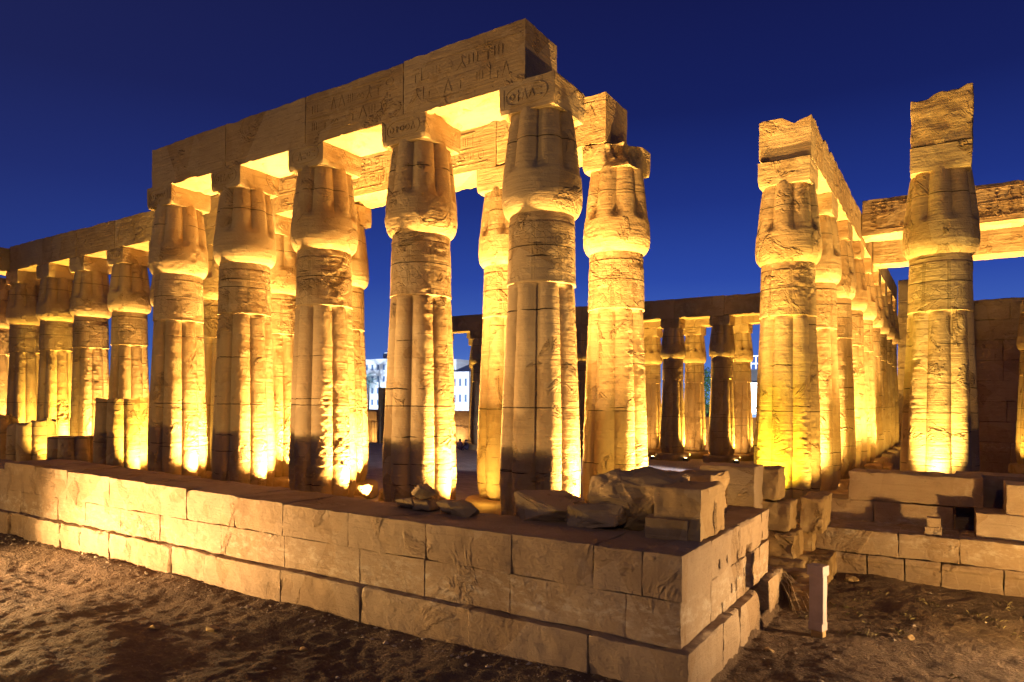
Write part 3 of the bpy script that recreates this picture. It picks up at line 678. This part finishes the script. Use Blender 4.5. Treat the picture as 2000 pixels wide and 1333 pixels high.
mb = MB(); block(mb, -.52, -.22, 16.14, 16.42, .958, 1.12, .05, .012, .005, .02, 782); block(mb, -.49, -.24, 16.17, 16.42, 1.115, 1.30, .05, .012, .005, .02, 783); tag(mb.obj('stone_block', M_wall), 'small two-tier block standing on the right wall ledge', 'stone block')
# rubble at the far end of the receding row
for i, (x, y, s_) in enumerate([(-2.45, 28.0, .42), (-2.1, 28.2, .36), (-1.85, 27.7, .46), (-2.6, 28.3, .30), (-1.45, 28.3, .40), (-2.0, 27.8, .25)]):
    z = fl(y)+(1.25 if i in (1, 5) else 1.2 if i == 3 else 0)
    rock(x-s_*.7, x+s_*.7, y-s_*.6, y+s_*.6, z if i in (1, 3, 5) else z-.02, z+(s_ if i in (1, 3, 5) else 1.3), 820+i, ['stone at left of the rubble heap by the receding row', 'round stone on top of the rubble heap by the receding row', 'tall stone in the middle of the rubble heap', 'small pale stone high on the left of the rubble heap', 'upright stone at right of the rubble heap', 'small stone perched on the middle of the rubble heap'][i], 'rubble heap by the receding row', n=20)
# ------------------------------------------------------------------ metal box post
e = empty('metal_post', (-1.78, 11.55, 0), R(-18)); tag(e, 'pinkish grey metal box post standing on the dirt at right', 'post')
M_post = simple('weathered_paint', (.33, .25, .235), .5, .4, 30, .1, .15)
mb = MB(); block(mb, -.105, .105, -.08, .08, .10, .93, .05, .006, .0015, 0, 1); mb.obj('box', M_post, e)
mb = MB(); block(mb, -.125, .125, -.10, .10, .93, 1.09, .05, .008, .002, 0, 2, lambda p: np.stack([p[:, 0], p[:, 1], p[:, 2]-(p[:, 1]+.1)*-.0], 1)); mb.obj('cap', M_post, e)
mb = MB(); block(mb, -.11, .11, -.085, .085, .085, .215, .05, .006, .002, 0, 3); mb.obj('base_panel', M_post, e)
mb = MB(); block(mb, -.085, .10, -.05, .06, -.06, .09, .05, .01, .004, 0, 4); mb.obj('foot', M_rock, e)
mb = MB(); cube(mb, .106, .118, -.075, -.045, .2, .92); mb.obj('edge_strip', M_post, e)
# pebbles
def pebbles(name, n, box, smin, smax, seed, mat):
    r = np.random.RandomState(seed); V = []; F = []
    base = np.array([(0, 0, 1), (1, 0, 0), (0, 1, 0), (-1, 0, 0), (0, -1, 0), (0, 0, -1)], float); fc = [(0, 1, 2), (0, 2, 3), (0, 3, 4), (0, 4, 1), (5, 2, 1), (5, 3, 2), (5, 4, 3), (5, 1, 4)]
    P = np.stack([r.uniform(box[0], box[1], n), r.uniform(box[2], box[3], n), np.zeros(n)], 1); P[:, 2] = gz(P)
    for i in range(n):
        s_ = smin*(smax/smin)**(r.rand()**3); q = base*(s_*r.uniform(.6, 1.3, 3))*np.array([1, 1, .6])+r.uniform(-.2, .2, (6, 3))*s_
        a = r.rand()*6.3; q = q@np.array([[math.cos(a), math.sin(a), 0], [-math.sin(a), math.cos(a), 0], [0, 0, 1]])
        k = len(V); V += (q+P[i]+np.array([0, 0, s_*.2])).tolist(); F += [(a_+k, b_+k, c_+k) for a_, b_, c_ in fc]
    me = bpy.data.meshes.new(name); me.from_pydata(V, [], F); me.update(); me.materials.append(mat)
    return tag(link(name, me), 'small pale pebbles strewn over the dirt', 'pebbles', kind='stuff')
M_peb = simple('pebble', (.30, .24, .18), .9)
pb = pebbles('pebbles', 1500, (-24, 3.5, 2.5, 15.9), .008, .045, 3, M_peb)
for i, (x, y, d, lb) in enumerate([(-10.6, 6.1, .13, 'small pale stone lying on the lit dirt at lower left'), (-9.7, 6.5, .16, 'pale stone on the dirt nearest the wall foot at left'), (-7.9, 6.75, .11, 'small stone on the shaded dirt below the wall'), (-.6, 12.2, .15, 'pale stone on the dirt right of the metal post'), (-1.25, 9.6, .14, 'pale stone on the dirt at the bottom right'), (-1.75, 15.4, .22, 'stone at the foot of the right wall'), (-2.25, 10.4, .12, 'stone chip on the dirt between the wall end and the post')]):
    z = float(gz(np.array([[x, y, 0.]]))[0]); rock(x-d*.6, x+d*.6, y-d*.5, y+d*.5, z-.02, z+d*.5, 900+i, lb, 'stones lying on the dirt', 'stone', n=16, rough=.012)
# dry grass on the right of the dirt
rr = np.random.RandomState(8); V = []; F = []
for c in range(150):
    cx, cy = rr.uniform(-2.3, 2.6), rr.uniform(8.6, 15.6)
    if vn(np.array([[cx*.9, cy*.9, 3.3]]), 5)[0] < -.05: continue
    for b in range(rr.randint(4, 12)):
        p = np.array([cx+rr.normal()*.07, cy+rr.normal()*.07, 0]); p[2] = gz(p[None])[0]-.005; a = rr.rand()*6.28; l_ = rr.uniform(.03, .10); w_ = .003
        d = np.array([math.cos(a), math.sin(a), 0]); n_ = np.array([-d[1], d[0], 0]); k = len(V)
        V += [p-n_*w_, p+n_*w_, p+d*l_*.5+np.array([0, 0, l_*.6])+n_*w_*.7, p+d*l_+np.array([0, 0, l_*.55])]; F.append((k, k+1, k+2, k+3))
me = bpy.data.meshes.new('dry_grass'); me.from_pydata(np.array(V).tolist(), [], F); me.update(); me.materials.append(simple('dry_grass', (.14, .11, .05), .9))
tag(link('dry_grass', me), 'sparse dry grass on the dirt at right', 'grass', kind='stuff')
pebbles('pebbles', 420, (-21, -2.4, 7.35, 7.85), .012, .06, 6, M_peb)['label'] = 'stone chips lying along the foot of the long low wall'
# dry palm fibres by the step
mb = MB(); rr = random.Random(12)
for i in range(16):
    a = Vector((-2.62+rr.uniform(-.12, .12), 13.15+rr.uniform(-.1, .1), .52+rr.uniform(-.08, .05))); b = a+Vector((rr.uniform(.25, .6), rr.uniform(-.65, -.2), -.5+rr.uniform(-.05, .1))); mid = (a+b)/2+Vector((rr.uniform(-.05, .1), rr.uniform(-.08, .08), .12))
    tube(mb, [a, mid, b], [.008, .007, .003], 5)
tag(mb.obj('dry_palm_fibres', simple('straw', (.36, .27, .16), .9)), 'bundle of dry palm fibres hanging from the step block', 'palm fibres')
# ------------------------------------------------------------------ far wall and ruins
mb = MB()
for k in range(9): course(mb, 'x', .9, 9, 55, 56.4, -1.6+k*1.34, -1.6+(k+1)*1.34, 850+k, (1.4, 2.6), .25, .03, .02, .08, .02)
tag(mb.obj('temple_wall', M_wall), 'high dark block wall closing the court behind the lone column', 'wall')
mb = MB()
for k in range(9): course(mb, 'x', -3.4, .86, 54.4, 56, -1.6+k*1.52, -1.6+(k+1)*1.52, 870+k, (1.4, 2.6), .25, .03, .02, .08, .02)
tag(mb.obj('temple_wall', M_wall), 'taller end of the dark back wall beside the receding row', 'wall')
for i, (x, y, h, rad, lb) in enumerate([(-56.2, 57, 2.5, .62, 'leftmost lit column stump in the far gap'), (-54.9, 57, 2.4, .60, 'second lit column stump in the far gap, under the dark slab'), (-53.0, 56, 6.2, .62, 'tall broken pillar beside the second front column in the far gap')]):
    stump(x, y, -1.2, h, lb, 640+i, lambda p, h=h: h-.05+.05*fbm(p, 2, 3, 2), rad, 'stumps in the far gap')
mb = MB(); block(mb, -56.9, -54.4, 56.5, 57.5, 1.28, 2.4, .2, .03, .02, .1, 880); tag(mb.obj('stone_block', M_rock), 'dark slab lying across two far stumps', 'stone block')
spot('ruin_lamp', (-54.6, 54.6, -.9), (-55.2, 57, .6), 900, 120, .8, AMBER)
mb = MB(); course(mb, 'x', -70, -34, 63.5, 64.6, -1.7, .6, 890, (2, 3), .4); course(mb, 'x', -70, -34, 63.6, 64.6, .6, 2.4, 891, (2, 3), .4)
tag(mb.obj('boundary_wall', M_wall), 'low boundary wall beyond the far colonnade', 'wall')
mb = MB(); course(mb, 'x', -33.5, -8, 64.5, 65.6, -1.7, .5, 892, (2, 3), .4); course(mb, 'x', -33.5, -8, 64.6, 65.6, .5, 2.2, 893, (2, 3), .4)
tag(mb.obj('boundary_wall', M_wall), 'lit boundary wall seen between the far right columns', 'wall')
for x in (-58, -48, -41, -33, -25, -19, -13): spot('wall_lamp', (x, 62.2, -1.0), (x, 64, .8), 900, 130, .8, AMBER)
# ------------------------------------------------------------------ city beyond
M_white = simple('white_render', (.78, .79, .80), .8, .2, 0, 0, .06); M_pane = simple('dark_glass', (.13, .19, .30), .25, .5); M_frame = simple('pale_blue_paint', (.55, .60, .72), .6)
def building(x0, x1, y0, y1, z0, z1, nx, nz, label, dish=False, w=.17, rail=False):
    e = empty('apartment_building', ((x0+x1)/2, (y0+y1)/2, z0)); tag(e, label, 'building', 'white buildings beyond the temple')
    cx, cy = (x1-x0)/2, (y1-y0)/2; h = z1-z0
    mb = MB(); cube(mb, -cx, cx, -cy, cy, 0, h); mb.obj('wall', M_white, e, smooth=False)
    mb = MB()
    for a in ((-cx-.1, cx+.1, -cy-.1, -cy+.15), (-cx-.1, cx+.1, cy-.15, cy+.1), (-cx-.1, -cx+.15, -cy+.15, cy-.15), (cx-.15, cx+.1, -cy+.15, cy-.15)): cube(mb, *a, h-.1, h+.7)
    mb.obj('parapet', M_white, e, smooth=False)
    for i in range(nx):
        for k in range(nz):
            px = -cx+(i+.5)*2*cx/nx; pz = (k+.5)*h/nz; ww = w*2*cx/nx; hh = .22*h/nz
            mb = MB(); yy = -cy-.06
            for a in ((px-ww-.12, px-ww, pz-hh, pz+hh), (px+ww, px+ww+.12, pz-hh, pz+hh), (px-ww-.12, px+ww+.12, pz+hh, pz+hh+.12), (px-ww-.2, px+ww+.2, pz-hh-.16, pz-hh)): cube(mb, a[0], a[1], yy-.06, -cy+.05, a[2], a[3])
            f = mb.obj('window', M_frame, e, smooth=False)
            mb = MB(); cube(mb, px-ww, px+ww, -cy-.03, -cy+.03, pz-hh, pz+hh); mb.obj('pane', M_pane, f, smooth=False)
    if rail:
        mb = MB()
        for i in range(9): bar(mb, (-cx+i*cx/4, -cy, h+.7), (-cx+i*cx/4, -cy, h+3.4), .22)
        for z in (h+1.9, h+3.4): bar(mb, (-cx, -cy, z), (cx, -cy, z), .25)
        mb.obj('roof_frame', M_white, e, smooth=False)
    if dish:
        mb = MB(); V = [(0, 0, 0)]; F = []
        for r_ in (1, 2):
            for k in range(14): V.append((r_*.55*math.cos(k*PI/7), -.12*r_*r_, r_*.55*math.sin(k*PI/7)))
        for k in range(14): F += [(0, 1+k, 1+(k+1) % 14), (1+k, 15+k, 15+(k+1) % 14, 1+(k+1) % 14)]
        mb.add(np.array(V)+np.array([-cx*.1, 0, h+1.8]), F); bar(mb, (-cx*.1, .1, h), (-cx*.1, .1, h+1.8), .12); mb.obj('satellite_dish', M_white, e)
    return e
building(-139.6, -131, 140, 150, -1.9, 14.2, 4, 5, 'tall white floodlit apartment block with satellite dish at the far left gap', True)
building(-148.5, -139.8, 141, 150, -1.9, 11.0, 4, 4, 'lower white floodlit block left of the tall one')
building(-108.5, -103.2, 140, 148, -1.9, 10.2, 3, 3, 'pale building with shuttered windows seen left of the dark far column')
building(-115, -108.7, 142, 150, -1.9, 13.6, 3, 4, 'pale taller building behind the golden far column, mostly hidden')
building(-37, -29.2, 140, 148, -1.9, 9.3, 3, 2, 'white building with an open roof frame in the right gap', False, .3, True)
# bright advertising screen of the street beyond (blank white from here)
e = empty('lit_billboard', (-30.8, 132, -1.9)); tag(e, 'blank white lit billboard panel in the right gap', 'billboard')
mb = MB(); cube(mb, -1.7, 2.2, -.15, .15, 3.6, 9.1); mb.obj('panel', glow('billboard_white', (1, .98, .96), 2.2), e, smooth=False)
mb = MB(); cube(mb, -1.95, -1.7, -.2, .2, 3.3, 9.3); cube(mb, 2.2, 2.45, -.2, .2, 3.3, 9.3); cube(mb, -1.7, 2.2, -.2, .2, 3.3, 3.6); mb.obj('frame', M_frame, e, smooth=False)
mb = MB(); bar(mb, (-1.2, 0, 0), (-1.2, 0, 2.9), .3); bar(mb, (1.7, 0, 0), (1.7, 0, 2.9), .3); mb.obj('posts', M_frame, e, smooth=False)
# trees
M_leaf = simple('leaf', (.07, .13, .05), .6, .3, 0, 0, .5); M_bark = simple('bark', (.15, .11, .08), .9); M_frond = simple('frond', (.16, .27, .27), .6, .3, 0, 0, .4)
def palm(x, y, z0, h, seed, label):
    r = random.Random(seed); e = empty('palm_tree', (x, y, z0)); tag(e, label, 'palm tree', 'palms before the white blocks')
    mb = MB(); tube(mb, [(0, 0, 0), (.1, 0, h*.5), (.0, .1, h)], [.28, .2, .18], 8); mb.obj('trunk', M_bark, e)
    mb = MB()
    for i in range(34):
        a = r.uniform(0, 6.28); el = r.uniform(-.5, 1.1); ln = r.uniform(2.6, 3.8); P = []
        for k in range(7):
            t = k/6; P.append(Vector((math.cos(a)*ln*t*math.cos(el*.6), math.sin(a)*ln*t*math.cos(el*.6), h+ln*t*math.sin(el)-1.5*t*t)))
        s_ = Vector((-math.sin(a), math.cos(a), 0))
        for k in range(6):
            for sd in (-1, 1):
                for q in range(3):
                    o = P[k].lerp(P[k+1], q/3); tip = o+s_*sd*(.8*(1-k/8))+(P[k+1]-P[k])*.6+Vector((0, 0, -.22)); w_ = (P[k+1]-P[k])*.14
                    mb.add([o, o+w_, tip], [(0, 1, 2)])
    mb.obj('crown', M_frond, e, smooth=False)
palm(-131.0, 133, -1.9, 10.3, 1, 'palm before the tall white block, at right'); palm(-133.6, 132, -1.9, 9.6, 2, 'palm before the tall white block, in the middle'); palm(-135.6, 131, -1.9, 10.8, 3, 'palm before the lower white block, at left'); palm(-132.4, 129, -1.9, 7.9, 4, 'shorter palm in front between the middle and right palms'); palm(-129.6, 130, -1.9, 11.2, 5, 'tallest palm, half hidden by the second front column')
def tree(x, y, z0, h, w, seed, label, n=2600):
    r = np.random.RandomState(seed); e = empty('leafy_tree', (x, y, z0)); tag(e, label, 'tree')
    mb = MB(); tube(mb, [(0, 0, 0), (.1, .05, h*.3), (.0, .1, h*.6)], [.25, .18, .1], 8)
    cen = [(0, 0, h*.75)]
    for k in range(9):
        a = r.rand()*6.28; q = (math.cos(a)*w*.55*r.rand()**.5, math.sin(a)*w*.5*r.rand()**.5, h*r.uniform(.42, .95)); cen.append(q); tube(mb, [(.05, .05, h*.35), tuple(np.array(q)*.6+np.array([0, 0, h*.16])), q], [.09, .06, .03], 6)
    mb.obj('trunk', M_bark, e)
    mb = MB(); V = []; F = []
    for i in range(n):
        c = np.array(cen[r.randint(len(cen))]); d = r.normal(size=3); d /= np.linalg.norm(d); p = c+d*(.25+.75*r.rand()**.5)*w*.36
        u = r.normal(size=3); u /= np.linalg.norm(u); v_ = np.cross(u, r.normal(size=3)); v_ /= np.linalg.norm(v_)+1e-6; s_ = r.uniform(.09, .2)
        k = len(V); V += [p-u*s_, p+v_*s_*.45, p+u*s_, p-v_*s_*.45]; F.append((k, k+1, k+2, k+3))
    mb.add(V, F); mb.obj('crown', M_leaf, e, smooth=False)
tree(-27.3, 88, -1.9, 9.6, 3.6, 5, 'green leafy tree between the dark far columns in the right gap')
# ------------------------------------------------------------------ floodlight fixtures that can be seen
M_black = simple('black_metal', (.03, .03, .03), .5, .4); M_lens = glow('lamp_lens', (1, .72, .3), 30)
def fixture(x, y, z, label):
    e = empty('floodlight', (x, y, z)); tag(e, label, 'floodlight', 'floodlights on the court floor')
    mb = MB(); cube(mb, -.16, .16, -.11, .11, .06, .26); mb.obj('housing', M_black, e, smooth=False)
    mb = MB(); cube(mb, -.09, .09, -.06, .06, .262, .275); mb.obj('lens', M_lens, e, smooth=False)
    mb = MB(); cube(mb, -.19, -.165, -.03, .03, 0, .2); cube(mb, .165, .19, -.03, .03, 0, .2); cube(mb, -.19, .19, -.05, .05, 0, .02); mb.obj('bracket', M_black, e, smooth=False)
for x, y, lb in [(XF-1.25, YF-.95, 'lamp at the left of the base of the left dark purple column'), (XF+1.3, YF-.7, 'lamp at the right of the base of the left dark purple column'), (XF+BF+1.3, YF-.7, 'lamp at the right of the base of the right dark purple column')]:
    fixture(x, y, fl(y), lb)
# ------------------------------------------------------------------ people sitting by the far column
M_cloth = [simple('dark_cloth', (.05, .04, .07), .9), simple('plum_cloth', (.10, .05, .08), .9)]; M_skin = simple('skin', (.30, .18, .12), .6); M_hair = simple('hair', (.02, .016, .014), .7)
def person(x, y, z, rz, label, mat, lean=0.):
    J = {'pel': (0, 0, .12, .15), 'sp': (0, .03, .36, .14), 'ch': (0, .0+lean, .58, .15), 'nk': (0, -.03+lean, .74, .055), 'hd': (0, -.06+lean, .86, .10), 'top': (0, -.06+lean, .95, .075),
         'hl': (-.10, -.05, .12, .10), 'kl': (-.16, -.42, .36, .07), 'al': (-.14, -.50, .06, .045), 'fl': (-.14, -.66, .035, .04), 'hr': (.10, -.05, .12, .10), 'kr': (.16, -.40, .38, .07), 'ar': (.14, -.50, .06, .045), 'fr': (.14, -.66, .035, .04),
         'sl': (-.20, .0+lean, .66, .065), 'el': (-.27, -.10, .44, .045), 'wl': (-.16, -.33, .40, .033), 'sr': (.20, .0+lean, .66, .065), 'er': (.27, -.10, .44, .045), 'wr': (.16, -.32, .42, .033)}
    E = [('pel', 'sp'), ('sp', 'ch'), ('ch', 'nk'), ('nk', 'hd'), ('hd', 'top'), ('pel', 'hl'), ('hl', 'kl'), ('kl', 'al'), ('al', 'fl'), ('pel', 'hr'), ('hr', 'kr'), ('kr', 'ar'), ('ar', 'fr'), ('ch', 'sl'), ('sl', 'el'), ('el', 'wl'), ('ch', 'sr'), ('sr', 'er'), ('er', 'wr')]
    ks = list(J)
    for sd, w_ in ((-1, 'wl'), (1, 'wr')):
        wx, wy, wz, _ = J[w_]
        for f in range(5):
            n1 = 'f%s%d' % (w_, f); n2 = n1+'t'; ox = (f-2)*.02
            J[n1] = (wx+ox, wy-.06, wz-.01, .010); J[n2] = (wx+ox*1.1, wy-.11+abs(f-2)*.008, wz-.05, .008); E += [(w_, n1), (n1, n2)]
    ks = list(J); me = bpy.data.meshes.new('person'); me.from_pydata([J[k][:3] for k in ks], [(ks.index(a), ks.index(b)) for a, b in E], [])
    o = link('person', me, None, (x, y, z)); o.rotation_euler.z = rz
    o.modifiers.new('skin', 'SKIN'); sb = o.modifiers.new('sub', 'SUBSURF'); sb.levels = sb.render_levels = 2
    for i, k in enumerate(ks): me.skin_vertices[0].data[i].radius = (J[k][3],)*2
    me.skin_vertices[0].data[0].use_root = True
    dg = bpy.context.evaluated_depsgraph_get(); m2 = bpy.data.meshes.new_from_object(o.evaluated_get(dg)); o.modifiers.clear(); o.data = m2
    m2.materials.clear(); m2.materials.append(mat); m2.materials.append(M_skin)
    for p in m2.polygons:
        c = p.center
        if c.z > .73 or (c.y < -.34 and .3 < c.z < .46 and abs(c.x) < .24 and False): p.material_index = 1
    mb = MB(); V = []; F = []; n = 12
    for i in range(6):
        a = i/5*1.75
        for k in range(n): V.append((.118*math.sin(a)*math.cos(2*PI*k/n), -.045+lean+.122*math.sin(a)*math.sin(2*PI*k/n)+.02, .885+.115*math.cos(a)))
    for i in range(5):
        for k in range(n): F.append((i*n+k, (i+1)*n+k, (i+1)*n+(k+1) % n, i*n+(k+1) % n))
    mb.add(V, F); mb.obj('hair', M_hair, o)
    return tag(o, label, 'person', 'people resting by the far colonnade')
person(-38.15, 50.5, fl(50.5), R(15), 'person in plum clothes sitting on the floor, left of the pair', M_cloth[1], -.06)
person(-37.25, 50.4, fl(50.4), R(-25), 'person in dark clothes sitting on the floor, right of the pair', M_cloth[0], -.12)
